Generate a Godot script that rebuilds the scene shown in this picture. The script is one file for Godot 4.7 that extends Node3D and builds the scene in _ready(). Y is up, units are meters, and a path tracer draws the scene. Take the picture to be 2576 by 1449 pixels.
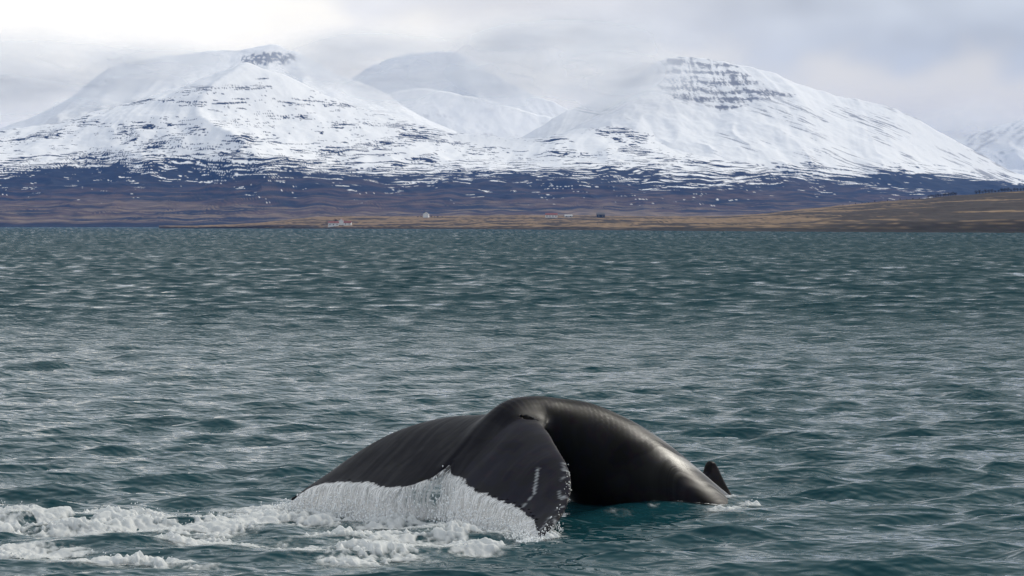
extends Node3D
# A humpback-like whale lifting its flukes in a cold fjord, snowy mountains behind.
# Units are metres. The camera looks along -Z from a boat deck 3.6 m above the water.

const EYE := 3.6
const F := 7107.0          # lens in units of a 2576-unit wide picture; turns angles into places
const HORIZON := 567.3

var rng := RandomNumberGenerator.new()
var na := FastNoiseLite.new()     # plain noise, one octave
var nf := FastNoiseLite.new()     # fractal noise
var nc := FastNoiseLite.new()     # cellular noise

# ------------------------------------------------------------------ helpers
func put(o: Node, called: String, parent: Node = null) -> Node:
	o.name = called
	(parent if parent else self).add_child(o, true)
	return o

func tag(o: Node, label: String, category: String, group := "", kind := "") -> void:
	if label: o.set_meta("label", label)
	if category: o.set_meta("category", category)
	if group: o.set_meta("group", group)
	if kind: o.set_meta("kind", kind)

func part(mesh: Mesh, called: String, m: Material, parent: Node = null) -> MeshInstance3D:
	var o := MeshInstance3D.new()
	o.mesh = mesh
	o.material_override = m
	put(o, called, parent)
	return o

func paint(c: Color, rough := 0.9, spec := 0.5) -> StandardMaterial3D:
	var m := StandardMaterial3D.new()
	m.albedo_color = c.linear_to_srgb()
	m.roughness = rough
	m.metallic_specular = spec
	return m

func vertex_paint(rough: float, spec := 0.3) -> StandardMaterial3D:
	var m := StandardMaterial3D.new()
	m.vertex_color_use_as_albedo = true
	m.roughness = rough
	m.metallic_specular = spec
	return m

func array_mesh(v: PackedVector3Array, n: PackedVector3Array, c: PackedColorArray, idx: PackedInt32Array, uv := PackedVector2Array()) -> ArrayMesh:
	# front faces run clockwise: turn all triangles round when most of a sample disagree with their normals
	var wrong := 0
	var step := maxi(idx.size() / 3 / 300, 1) * 3
	for k in range(0, idx.size() - 2, step):
		var p := v[idx[k]]
		wrong += 1 if (v[idx[k + 2]] - p).cross(v[idx[k + 1]] - p).dot(n[idx[k]]) < 0.0 else -1
	if wrong > 0:
		for k in range(0, idx.size() - 2, 3):
			var t := idx[k + 1]
			idx[k + 1] = idx[k + 2]
			idx[k + 2] = t
	var a := []
	a.resize(Mesh.ARRAY_MAX)
	a[Mesh.ARRAY_VERTEX] = v
	a[Mesh.ARRAY_NORMAL] = n
	if c.size(): a[Mesh.ARRAY_COLOR] = c
	if uv.size(): a[Mesh.ARRAY_TEX_UV] = uv
	a[Mesh.ARRAY_INDEX] = idx
	var m := ArrayMesh.new()
	m.add_surface_from_arrays(Mesh.PRIMITIVE_TRIANGLES, a)
	return m

func grid_normals(v: PackedVector3Array, w: int, h: int) -> PackedVector3Array:
	var n := PackedVector3Array()
	n.resize(v.size())
	for j in h:
		var up := maxi(j - 1, 0) * w
		var dn := mini(j + 1, h - 1) * w
		for i in w:
			var a: Vector3 = v[j * w + mini(i + 1, w - 1)] - v[j * w + maxi(i - 1, 0)]
			var b: Vector3 = v[dn + i] - v[up + i]
			var c := b.cross(a).normalized()
			n[j * w + i] = c if c.y >= 0.0 else -c
	return n

func grid_index(w: int, h: int) -> PackedInt32Array:
	var idx := PackedInt32Array()
	idx.resize((w - 1) * (h - 1) * 6)
	var k := 0
	for j in h - 1:
		for i in w - 1:
			var a := j * w + i
			idx[k] = a; idx[k + 1] = a + 1; idx[k + 2] = a + w
			idx[k + 3] = a + 1; idx[k + 4] = a + w + 1; idx[k + 5] = a + w
			k += 6
	return idx

func curve(t: PackedVector2Array, x: float) -> float:      # smooth interpolation through points sorted by x
	var k := t.size()
	if x <= t[0].x: return t[0].y
	if x >= t[k - 1].x: return t[k - 1].y
	var i := 0
	while t[i + 1].x < x: i += 1
	var p0: Vector2 = t[maxi(i - 1, 0)]
	var p1: Vector2 = t[i]
	var p2: Vector2 = t[i + 1]
	var p3: Vector2 = t[mini(i + 2, k - 1)]
	var h := p2.x - p1.x
	var m1 := (p2.y - p0.y) / maxf(p2.x - p0.x, 1e-5) * h
	var m2 := (p3.y - p1.y) / maxf(p3.x - p1.x, 1e-5) * h
	var s := (x - p1.x) / h
	var s2 := s * s
	var s3 := s2 * s
	return (2.0 * s3 - 3.0 * s2 + 1.0) * p1.y + (s3 - 2.0 * s2 + s) * m1 + (3.0 * s2 - 2.0 * s3) * p2.y + (s3 - s2) * m2

func pts(a: Array) -> PackedVector2Array:
	var p := PackedVector2Array()
	for i in range(0, a.size(), 2): p.append(Vector2(a[i], a[i + 1]))
	return p

# ------------------------------------------------------------------ the scene
func _ready() -> void:
	rng.seed = 11
	na.noise_type = FastNoiseLite.TYPE_SIMPLEX_SMOOTH; na.frequency = 1.0; na.fractal_type = FastNoiseLite.FRACTAL_NONE; na.seed = 3
	nf.noise_type = FastNoiseLite.TYPE_SIMPLEX_SMOOTH; nf.frequency = 1.0; nf.fractal_type = FastNoiseLite.FRACTAL_FBM; nf.fractal_octaves = 4; nf.seed = 8
	nc.noise_type = FastNoiseLite.TYPE_CELLULAR; nc.frequency = 1.0; nc.fractal_type = FastNoiseLite.FRACTAL_NONE; nc.seed = 5
	nc.cellular_return_type = FastNoiseLite.RETURN_DISTANCE

	var camera := Camera3D.new()
	camera.fov = rad_to_deg(2.0 * atan(724.5 / F))
	camera.near = 0.5
	camera.far = 60000.0
	put(camera, "camera")
	camera.position = Vector3(0, EYE, 0)
	camera.rotation = Vector3(-atan((724.5 - HORIZON) / F), 0, 0)
	camera.current = true

	var env := Environment.new()
	env.background_mode = Environment.BG_SKY
	env.sky = Sky.new()
	env.sky.sky_material = make_sky()
	env.background_energy_multiplier = 1.0
	env.tonemap_mode = Environment.TONE_MAPPER_LINEAR
	env.tonemap_exposure = 1.08
	env.sdfgi_enabled = true
	env.ssao_enabled = true
	env.ssil_enabled = true
	env.fog_enabled = true
	env.fog_density = 0.000027

	env.fog_light_color = Color(0.10, 0.33, 1.0).linear_to_srgb()
	var we := WorldEnvironment.new()
	we.environment = env
	put(we, "world_environment")

	var sun := DirectionalLight3D.new()
	sun.light_energy = 1.0
	sun.light_angular_distance = 20.0
	sun.light_color = Color(1.0, 0.98, 0.935)
	sun.shadow_enabled = true
	put(sun, "sun")
	sun.look_at_from_position(dir_of(SUN_AZ, SUN_EL) * 100.0, Vector3.ZERO)

	land()
	make_tiles()
	water()
	whale()
	foam()
	farms()

# ------------------------------------------------------------------ sky
const SUN_AZ := 48.0
const SUN_EL := 31.0

func dir_of(az: float, el: float) -> Vector3:
	var a := deg_to_rad(az)
	var e := deg_to_rad(el)
	return Vector3(sin(a) * cos(e), sin(e), -cos(a) * cos(e))

func sky_color(az: float, el: float) -> Color:
	var d := dir_of(az, el)
	var s := rad_to_deg(acos(clampf(d.dot(dir_of(SUN_AZ, SUN_EL)), -1, 1)))
	var glow := exp(-s * s / 620.0)
	var wide := exp(-s * s / 3000.0)
	var q := Vector3(d.x, d.y * 2.6, d.z)
	var big := nf.get_noise_3dv(q * 5.0 + Vector3(3, 1, 7))
	var small := nf.get_noise_3dv(q * 22.0)
	var side := tanh(-az / 8.0) if absf(az) < 90.0 else tanh(-az / 8.0) * cos(deg_to_rad(absf(az) - 90.0))
	# a grey cloud bank hangs a few degrees above the mountains, lower towards the right
	var base := 3.85 - 0.075 * clampf(az, -14.0, 22.0) + 2.0 * smoothstep(-4.5, -9.0, az) * smoothstep(-80.0, -30.0, az)
	var bank := smoothstep(base - 0.6, base + 0.5, el + 1.1 * small + 0.8 * big)
	var deck := smoothstep(-0.35, 0.45, big + 0.5 * small + 0.1)
	var grey := lerpf(bank, deck, smoothstep(6.0, 14.0, el))
	var up := smoothstep(5.0, 16.0, el)
	var lum := 1.18 + 0.25 * side - 0.44 * up + (0.35 * glow + 0.15 * wide) * smoothstep(2.0, 12.0, el) + 0.09 * small * smoothstep(0.5, 3.0, el)
	var white := Color(1.0, 0.948, 0.825).lerp(Color(0.94, 0.985, 1.03), up * (1.0 - wide)) * lum
	var cloud := Color(0.73, 0.715, 0.68).lerp(Color(0.655, 0.685, 0.70), smoothstep(0.0, -0.9, side)).lerp(Color(0.69, 0.76, 0.82), up) * (lum + 0.16 * small)
	return white.lerp(cloud, grey * 0.95)

func make_sky() -> PanoramaSkyMaterial:
	# the whole dome at a coarse step, then the low band, where clouds look smallest, again at a fine one
	var w := 512
	var h := 256
	var a := PackedFloat32Array()
	a.resize(w * h * 3)
	for y in h:
		var el := 90.0 - (y + 0.5) / h * 180.0
		for x in w:
			var az := fposmod((x + 0.5) / w * 360.0 + 180.0, 360.0) - 180.0
			var c := sky_color(az, maxf(el, 0.0)) if el > -3.0 else Color(0.25, 0.28, 0.3)
			var k := (y * w + x) * 3
			a[k] = c.r; a[k + 1] = c.g; a[k + 2] = c.b
	var im := Image.create_from_data(w, h, false, Image.FORMAT_RGBF, a.to_byte_array())
	im.resize(2048, 1024, Image.INTERPOLATE_BILINEAR)
	var rows := 70
	var b := PackedFloat32Array()
	b.resize(2048 * rows * 3)
	for y in rows:
		var el := 90.0 - (y + 0.5 + 512 - rows) / 1024.0 * 180.0
		for x in 2048:
			var az := fposmod((x + 0.5) / 2048.0 * 360.0 + 180.0, 360.0) - 180.0
			var c := sky_color(az, el)
			var k := (y * 2048 + x) * 3
			b[k] = c.r; b[k + 1] = c.g; b[k + 2] = c.b
	var low := Image.create_from_data(2048, rows, false, Image.FORMAT_RGBF, b.to_byte_array())
	im.blit_rect(low, Rect2i(0, 0, 2048, rows), Vector2i(0, 512 - rows))
	var m := PanoramaSkyMaterial.new()
	m.panorama = ImageTexture.create_from_image(im)
	return m

# ------------------------------------------------------------------ land
const SNOW := Color(0.84, 0.84, 0.835)
const ROCK := Color(0.026, 0.028, 0.034)
const HEATH := Color(0.017, 0.018, 0.021)
const MOOR := Color(0.085, 0.055, 0.038)
const STRAW := Color(0.20, 0.15, 0.095)

# A range given by its crest (pairs: across, up in picture units at the crest's distance), its foot and back distances in metres.
func massif(called: String, crest: PackedVector2Array, foot: float, top: float, back: float, cols: int, rows: int, bend: float, spur: float, tint: Callable, m: Material) -> void:
	var x0 := (crest[0].x - 1288.0) / F * top
	var x1 := (crest[crest.size() - 1].x - 1288.0) / F * top
	var behind := 10
	var h := rows + behind
	var v := PackedVector3Array()
	var c := PackedColorArray()
	v.resize(cols * h)
	c.resize(cols * h)
	var hs := PackedFloat32Array()
	hs.resize(cols)
	for i in cols:
		var x := lerpf(x0, x1, float(i) / (cols - 1))
		hs[i] = maxf(EYE + (HORIZON - curve(crest, x / top * F + 1288.0)) / F * top, 2.0) + 9.0 * nf.get_noise_1d(x / 170.0)
	for j in h:
		var t := float(j) / (rows - 1) if j < rows else 1.0
		t = pow(t, 0.8)
		var r := t * (1.0 - t) * 4.0
		for i in cols:
			var x := lerpf(x0, x1, float(i) / (cols - 1))
			var z := lerpf(foot, top, t) + 220.0 * na.get_noise_2d(x / 2600.0, 3.3)
			var fall := 1.0
			if j >= rows:
				var bk := float(j - rows + 1) / behind
				z += (back - top) * bk
				fall = 1.0 - 0.9 * bk
			var lean := 380.0 * na.get_noise_2d(x / 1500.0, z / 2300.0) * r
			var k := clampf(float(i) + lean / (x1 - x0) * (cols - 1), 0.0, cols - 1.001)
			var hc := lerpf(hs[int(k)], hs[int(k) + 1], k - int(k))
			var y := hc * (0.25 * t + 0.75 * pow(t, bend)) * fall
			y += spur * hc * r * (0.5 * nf.get_noise_2d(x / 1300.0, z / 2600.0) - 0.62 * absf(nf.get_noise_2d(x / 520.0 + 9.0, z / 1700.0)) + 0.12)
			y += (1.2 + 0.006 * hc) * nf.get_noise_2d(x / 110.0, z / 190.0) * minf(1.0, t * 6.0)
			if j == 0: y = -4.0
			v[j * cols + i] = Vector3(x, y, -z)
	var n := grid_normals(v, cols, h)
	for k in v.size():
		c[k] = tint.call(v[k], n[k])
	var o := part(array_mesh(v, n, c, grid_index(cols, h)), called, m)
	tag(o, "", "", "", "structure")

func streaks(x: float, y: float, wide: float, high: float) -> float:
	var q := x + 0.7 * wide * na.get_noise_2d(x / (wide * 3.0), y / (high * 5.0))
	return 0.62 * na.get_noise_2d(q / wide, y / high) + 0.38 * na.get_noise_2d(q / wide * 2.7 + 40.0, y / high * 2.3)

func tint_front(p: Vector3, _n: Vector3) -> Color:
	var real := p.y
	var y := real + 13.0 * na.get_noise_2d(p.x / 420.0, real / 130.0) * smoothstep(40.0, 160.0, real) + 4.0 * na.get_noise_2d(p.x / 90.0, real / 40.0)
	var line := 182.0 + 16.0 * smoothstep(300.0, -900.0, p.x) + 24.0 * na.get_noise_2d(p.x / 1400.0, 0.5) - 14.0 * smoothstep(0.0, 2500.0, p.x)
	var s := (y - line) / 72.0 + 1.25 * streaks(p.x, y, 190.0, 8.0) + 0.5 * nf.get_noise_2d(p.x / 700.0, y / 60.0) + 0.40 * streaks(p.x + 900.0, y, 70.0, 5.0)
	s = minf(s, 1.0)
	# outcrops that stay bare higher up
	var bare := nf.get_noise_2d(p.x / 330.0 + 11.0, y / 70.0) + 0.85 * streaks(p.x + 300.0, y, 80.0, 6.5)
	s -= smoothstep(0.30, 0.6, bare) * 1.5 * smoothstep(640.0, 420.0, y)
	var fleck := streaks(p.x + 2300.0, y, 75.0, 8.5)
	s -= smoothstep(0.46, 0.72, fleck + 0.35 * nf.get_noise_2d(p.x / 500.0 + 70.0, y / 120.0)) * 1.3 * smoothstep(640.0, 420.0, y)
	# drifts left in hollows lower down
	if y < line - 8.0 and y > 60.0:
		var gully := na.get_noise_2d((p.x + y * 3.0) / 90.0, y / 60.0)
		s = maxf(s, (streaks(p.x - 700.0, y, 110.0, 4.6) + 0.35 * gully - 0.45 - (line - y) / 330.0) * 3.0)
	var snow := smoothstep(-0.14, 0.16, s)
	var g := 0.7 * nf.get_noise_2d(p.x / 620.0 + 5.0, y / 20.0) + 0.45 * nf.get_noise_2d(p.x / 130.0, y / 8.0)
	var dark := HEATH.lerp(ROCK, smoothstep(60.0, 200.0, y) * 0.6)
	var low := dark.lerp(MOOR, smoothstep(-0.12, 0.30, g + 0.2 * smoothstep(150.0, 30.0, y)) * smoothstep(185.0, 70.0, y))
	var field := smoothstep(0.02, 0.24, streaks(p.x + 4000.0, y, 560.0, 8.0) + 0.3 * g - 0.02 + 0.2 * smoothstep(60.0, 15.0, y)) * smoothstep(100.0, 40.0, y) * smoothstep(8.0, 14.0, y)
	low = low.lerp(STRAW, field * 0.7)
	var wood := smoothstep(0.30, 0.42, streaks(p.x - 2500.0, y, 400.0, 15.0)) * smoothstep(600.0, 1500.0, p.x) * smoothstep(90.0, 60.0, y)
	low = low.lerp(Color(0.008, 0.032, 0.026), wood * 0.8)
	low = low.lerp(HEATH * 0.7, smoothstep(12.0, 6.0, y))
	low *= 0.9 + 0.4 * na.get_noise_2d(p.x / 60.0, y / 4.0)
	return low.lerp(SNOW, snow)

func tint_back(p: Vector3, _n: Vector3) -> Color:
	var bare := nf.get_noise_2d(p.x / 520.0 + 2.0, p.y / 110.0) + 0.5 * streaks(p.x, p.y, 120.0, 14.0)
	# the dark crag under the summit and the faint cliffs of the plateau
	var crag := exp(-pow((p.x + 1050.0) / 120.0, 2.0) - pow((p.y - 0.045 * (p.x + 1050.0) - 722.0) / 34.0, 2.0))
	var cliff := exp(-pow((p.x + 1850.0) / 170.0, 2.0) - pow((p.y - 600.0) / 60.0, 2.0)) + exp(-pow((p.x + 1560.0) / 140.0, 2.0) - pow((p.y - 690.0) / 36.0, 2.0))
	var k := 0.22 * smoothstep(0.25, 0.7, bare + 0.3 * cliff) + smoothstep(0.25, 0.5, crag * (0.75 + 0.9 * streaks(p.x * 1.6, p.y, 40.0, 22.0)))
	return SNOW.lerp(ROCK, clampf(k, 0.0, 0.85))

func tint_pale(p: Vector3, _n: Vector3) -> Color:
	var bare := nf.get_noise_2d(p.x / 420.0 + 20.0, p.y / 90.0) + 0.6 * streaks(p.x, p.y, 130.0, 12.0)
	return SNOW.lerp(ROCK, 0.25 * smoothstep(0.42, 0.8, bare))

var cliff_mid := pts([440, 815, 480, 830, 520, 850, 560, 800, 600, 765, 660, 765, 690, 720])
var cliff_half := pts([430, 15, 460, 60, 480, 150, 520, 255, 560, 300, 600, 270, 660, 180, 700, 90])

func tint_right(p: Vector3, _n: Vector3) -> Color:
	var y := p.y
	var sag := y + 0.05 * (p.x - 700.0) + 10.0 * na.get_noise_2d(p.x / 260.0, y / 150.0)
	var band := 0.5 + 0.5 * sin(sag / 41.0 * TAU)
	var half := curve(cliff_half, y)
	var zone := smoothstep(1.15, 0.55, absf(p.x - curve(cliff_mid, y)) / half + 0.5 * nf.get_noise_2d(p.x / 150.0, y / 90.0)) * smoothstep(425.0, 450.0, y) * smoothstep(735.0, 690.0, y)
	var ribs := streaks(p.x, y * 0.6 + 0.3 * p.x, 30.0, 34.0)
	var crumbs := na.get_noise_2d(p.x / 13.0, y / 6.0)
	var cliff := smoothstep(0.34, 0.80, zone * (0.30 + 0.46 * band + 0.55 * ribs + 0.22 * crumbs + 0.5 * nf.get_noise_2d(p.x / 240.0, sag / 22.0))) * 0.75
	# rock ribs that run down the right-hand slope
	var q := y + 0.42 * p.x
	var bare := nf.get_noise_2d(p.x / 500.0 + 30.0, q / 120.0) + 0.85 * streaks(p.x, q, 150.0, 12.0)
	var k := smoothstep(0.26, 0.6, bare + 0.25 * smoothstep(900.0, 2200.0, p.x) - 0.14) * smoothstep(620.0, 420.0, y)
	var line := 190.0 + 30.0 * na.get_noise_2d(p.x / 1400.0, 4.5)
	var s := (y - line) / 55.0 + 1.1 * streaks(p.x + 77.0, y + 0.1 * p.x, 140.0, 8.0) + 0.5 * nf.get_noise_2d(p.x / 600.0, y / 60.0)
	var low := HEATH.lerp(ROCK, 0.6)
	return low.lerp(SNOW, smoothstep(-0.08, 0.1, s)).lerp(ROCK, clampf(maxf(cliff, k * 0.6), 0.0, 0.92))

func land() -> void:
	var m := vertex_paint(0.95, 0.2)
	massif("snow_mountain_far", pts([2150, 420, 2300, 380, 2390, 352, 2450, 332, 2530, 312, 2650, 285, 2850, 250, 3200, 260]), 13500, 16500, 18500, 260, 90, 1.5, 0.35, tint_right_far, m)
	massif("snow_mountain_middle", pts([700, 330, 820, 250, 900, 190, 960, 158, 1030, 136, 1130, 129, 1160, 134, 1210, 170, 1290, 212, 1400, 262, 1470, 292, 1600, 330, 1800, 360]), 13300, 15000, 17000, 360, 110, 1.6, 0.12, tint_pale, m)
	massif("snow_mountain_ridge", pts([780, 330, 900, 275, 970, 240, 1040, 224, 1110, 226, 1200, 246, 1330, 280, 1480, 315, 1600, 350]), 11200, 13400, 15000, 260, 70, 1.6, 0.10, tint_pale, m)
	massif("snow_mountain_left", pts([-700, 420, -300, 380, 0, 322, 100, 292, 200, 240, 280, 182, 390, 152, 480, 141, 600, 131, 650, 122, 690, 116, 722, 124, 745, 130, 800, 160, 850, 190, 920, 214, 970, 236, 1030, 275, 1150, 330, 1400, 400]), 8900, 12500, 14500, 620, 150, 1.7, 0.20, tint_back, m)
	massif("snow_mountain_right", pts([1150, 430, 1300, 350, 1400, 292, 1500, 252, 1600, 192, 1655, 153, 1685, 141, 1710, 138, 1800, 149, 1900, 171, 1962, 186, 1982, 198, 2010, 206, 2100, 236, 2180, 254, 2280, 285, 2340, 320, 2400, 352, 2480, 400, 2560, 442, 2700, 490, 2900, 540, 3200, 560]), 8400, 11500, 14000, 900, 260, 1.8, 0.11, tint_right, m)
	massif("foothill_slope", pts([-500, 390, -300, 370, 0, 336, 160, 312, 250, 288, 400, 246, 470, 221, 530, 197, 560, 187, 600, 170, 622, 157, 641, 162, 668, 173, 700, 184, 740, 200, 800, 232, 870, 262, 960, 286, 1080, 316, 1200, 341, 1330, 346, 1500, 321, 1600, 319, 1700, 340, 1850, 366, 1950, 386, 2050, 397, 2200, 420, 2400, 450, 2600, 480, 2950, 520]), 7000, 10500, 11500, 1500, 320, 2.0, 0.22, tint_front, m)
	peninsula(m)
	clouds()

func clouds() -> void:
	# thin cloud that lies on the summits: veils one behind the other, each thicker here and thinner there
	var m := vertex_paint(1.0, 0.0)
	m.transparency = BaseMaterial3D.TRANSPARENCY_ALPHA
	for a in [[60, 190, 10950, 2300, 520, 0.9], [430, 150, 11000, 900, 190, 0.6], [960, 165, 10950, 1300, 430, 1.0], [1420, 165, 10900, 1500, 560, 1.2], [1540, 175, 10650, 700, 330, 0.9], [2480, 330, 11800, 1300, 380, 0.6]]:
		var v := PackedVector3Array()
		var n := PackedVector3Array()
		var c := PackedColorArray()
		var idx := PackedInt32Array()
		for layer in 3:
			var first := v.size()
			for j in 30:
				for i in 60:
					var p := i / 59.0 * 2.0 - 1.0
					var q := j / 29.0 * 2.0 - 1.0
					var x: float = p * a[3] * 0.5
					var y: float = q * a[4] * 0.5
					var deep := layer * 80.0 + 40.0 * nf.get_noise_3d(x / 700.0, y / 260.0, layer * 0.6)
					v.append(Vector3(x, y, -deep - (y + a[4] * 0.5) * 0.3))
					n.append(Vector3(0.3 * na.get_noise_2d(x / 300.0, layer), 0.95, 0.2).normalized())
					var soft := smoothstep(1.0, 0.25, sqrt(p * p + q * q))
					var thick := smoothstep(-0.35, 0.55, nf.get_noise_3d(x / 900.0 + a[0], y / 300.0, layer * 0.35) + 0.1)
					c.append(Color(0.97, 0.97, 0.96, minf(0.5 * a[5], 0.6) * soft * thick))
			for k in grid_index(60, 30): idx.append(first + k)
		var o := part(array_mesh(v, n, c, idx), "cloud", m)
		o.position = Vector3((a[0] - 1288.0) / F * a[2], EYE + (HORIZON - a[1]) / F * a[2], -a[2])
		tag(o, "", "", "", "stuff")

func tint_right_far(p: Vector3, _n: Vector3) -> Color:
	var q := p.y - 0.55 * p.x
	var bare := nf.get_noise_2d(p.x / 500.0, q / 120.0) + 0.9 * streaks(p.x, q, 260.0, 16.0)
	return SNOW.lerp(ROCK, 0.7 * smoothstep(0.3, 0.7, bare))

var shore := pts([380, 3500, 500, 3450, 740, 3300, 1000, 3000, 1276, 2600, 1600, 2050, 1810, 1800, 2200, 1540, 2576, 1400, 3100, 1330, 3600, 1300])
var crest_far := pts([380, 3600, 500, 3600, 740, 3700, 1276, 3850, 1810, 3500, 2200, 2700, 2576, 2200, 3100, 1950, 3600, 1800])
var crest_up := pts([380, 567, 500, 566, 620, 561, 700, 554, 770, 547, 850, 543, 1070, 543, 1300, 540.5, 1800, 543, 1900, 538, 2000, 527, 2100, 517, 2200, 507, 2330, 497, 2450, 487, 2576, 478, 3100, 455, 3600, 450])

func land_point(px: float, t: float) -> Vector3:
	var d := lerpf(curve(shore, px), curve(crest_far, px), t)
	var top := EYE + (HORIZON - curve(crest_up, px)) / F * curve(crest_far, px)
	var x := (px - 1288.0) / F * d
	var bank := minf(top * 0.5, 2.4 + 2.6 * smoothstep(1900.0, 2600.0, px) + 1.5 * na.get_noise_1d(x / 90.0))
	var y := bank * smoothstep(0.0, 0.05, t) + (top - bank) * pow(t, 0.85)
	y += 1.5 * nf.get_noise_2d(x / 45.0, d / 110.0) * smoothstep(0.0, 0.1, t) * (1.0 - 0.6 * t)
	y += minf(top, 12.0) * 0.14 * na.get_noise_2d(x / 260.0, d / 300.0) * t * (1.0 - t) * 4.0
	return Vector3(x, y - 0.5, -d)

func peninsula(m: Material) -> void:
	var cols := 1300
	var rows := 110
	var behind := 6
	var h := rows + behind
	var v := PackedVector3Array()
	var c := PackedColorArray()
	v.resize(cols * h)
	c.resize(cols * h)
	for j in h:
		var t := pow(minf(float(j) / (rows - 1), 1.0), 1.5)
		for i in cols:
			var px := lerpf(400.0, 3400.0, float(i) / (cols - 1))
			var p := land_point(px, t)
			if j >= rows:
				p.z -= 70.0 * (j - rows + 1)
				p.y = lerpf(p.y, -3.0, float(j - rows + 1) / behind)
			v[j * cols + i] = p
			var b := 0.75 * streaks(p.x + 100.0, p.y, 120.0, 3.4) + 0.5 * nf.get_noise_2d(p.x / 260.0, t * 5.0) + 0.5 * nf.get_noise_2d(p.x / 70.0 + 8.0, t * 11.0) + 0.3 * na.get_noise_2d(p.x / 14.0, p.y / 0.8)
			var right := smoothstep(1750.0, 2500.0, px)
			var tone := smoothstep(-0.16, 0.14, b + 0.03 - 0.46 * right + 0.22 * smoothstep(0.55, 0.9, t))
			var col := Color(0.042, 0.034, 0.030).lerp(Color(0.205, 0.140, 0.084), tone)
			var rim := smoothstep(3.0 + 7.0 * right * (0.5 + nf.get_noise_1d(p.x / 40.0)), 0.8, p.y + 1.2 * na.get_noise_2d(p.x / 9.0, p.y * 1.5))
			col = col.lerp(Color(0.022, 0.021, 0.019), rim * 0.9)
			col *= 0.88 + 0.35 * na.get_noise_2d(p.x / 8.0, p.y / 0.7 + 30.0)
			c[j * cols + i] = col
	var o := part(array_mesh(v, grid_normals(v, cols, h), c, grid_index(cols, h)), "grass_headland", m)
	tag(o, "", "", "", "structure")

# ------------------------------------------------------------------ the sea
# Two tiles of a wind sea, each the inverse Fourier transform of a directional spectrum: height and sideways displacement.
const N := 256
var tile_h := [PackedFloat32Array(), PackedFloat32Array()]
var tile_x := [PackedFloat32Array(), PackedFloat32Array()]
var tile_z := [PackedFloat32Array(), PackedFloat32Array()]
var tile_side := [38.0, 7.3]
var cosines := PackedFloat32Array()
var sines := PackedFloat32Array()
var turned := PackedInt32Array()

func fft_lines(re: PackedFloat32Array, im: PackedFloat32Array, along: int, across: int) -> void:
	var r := PackedFloat32Array()
	var q := PackedFloat32Array()
	r.resize(N)
	q.resize(N)
	for line in N:
		var at := line * across
		for i in N:
			r[i] = re[at + turned[i] * along]
			q[i] = im[at + turned[i] * along]
		var half := 1
		while half < N:
			var step := N / (half * 2)
			for start in range(0, N, half * 2):
				var w := 0
				for i in range(start, start + half):
					var k := i + half
					var a := r[k] * cosines[w] - q[k] * sines[w]
					var b := r[k] * sines[w] + q[k] * cosines[w]
					r[k] = r[i] - a
					q[k] = q[i] - b
					r[i] += a
					q[i] += b
					w += step
			half *= 2
		for i in N:
			re[at + i * along] = r[i]
			im[at + i * along] = q[i]

func make_tiles() -> void:
	cosines.resize(N); sines.resize(N); turned.resize(N)
	for i in N:
		cosines[i] = cos(TAU * i / N)
		sines[i] = sin(TAU * i / N)
		var b := 0
		for k in 8:
			if i & (1 << k): b |= 1 << (7 - k)
		turned[i] = b
	var wind := Vector2(0.16, 0.98).normalized()
	for tile in 2:
		var side: float = tile_side[tile]
		var peak: float = [1.9, 0.75][tile]          # longest strong wave, m
		var least: float = [0.46, 0.10][tile]        # shortest wave kept, m
		var most: float = [14.0, 0.62][tile]
		var spectra := []
		for k in 6:
			var a := PackedFloat32Array()
			a.resize(N * N)
			spectra.append(a)
		for j in N:
			for i in N:
				var k := Vector2((i if i < N / 2 else i - N), (j if j < N / 2 else j - N)) * TAU / side
				var l := k.length()
				if l < TAU / most or l > TAU / least: continue
				var kp := TAU / peak
				var amp := exp(-0.75 * pow(kp / l, 2.0)) / pow(l, 1.62)
				var along := absf(k.dot(wind) / l)
				amp *= pow(along, [3.0, 2.0][tile]) + 0.07
				amp *= exp(-pow(l * least / TAU, 2.0) * 0.8)
				var a := rng.randfn() * amp
				var b := rng.randfn() * amp
				var at := j * N + i
				spectra[0][at] = a; spectra[1][at] = b
				spectra[2][at] = b * k.x / l; spectra[3][at] = -a * k.x / l
				spectra[4][at] = b * k.y / l; spectra[5][at] = -a * k.y / l
		for s in [0, 2, 4]:
			fft_lines(spectra[s], spectra[s + 1], 1, N)
			fft_lines(spectra[s], spectra[s + 1], N, 1)
		var sum := 0.0
		for i in N * N: sum += spectra[0][i] * spectra[0][i]
		var gain: float = [0.032, 0.0050][tile] / sqrt(sum / (N * N))
		for i in N * N:
			spectra[0][i] *= gain
			spectra[2][i] *= -gain * 1.15
			spectra[4][i] *= -gain * 1.15
		tile_h[tile] = spectra[0]
		tile_x[tile] = spectra[2]
		tile_z[tile] = spectra[4]

var sh0: PackedFloat32Array
var sx0: PackedFloat32Array
var sz0: PackedFloat32Array
var sh1: PackedFloat32Array
var sx1: PackedFloat32Array
var sz1: PackedFloat32Array

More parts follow.
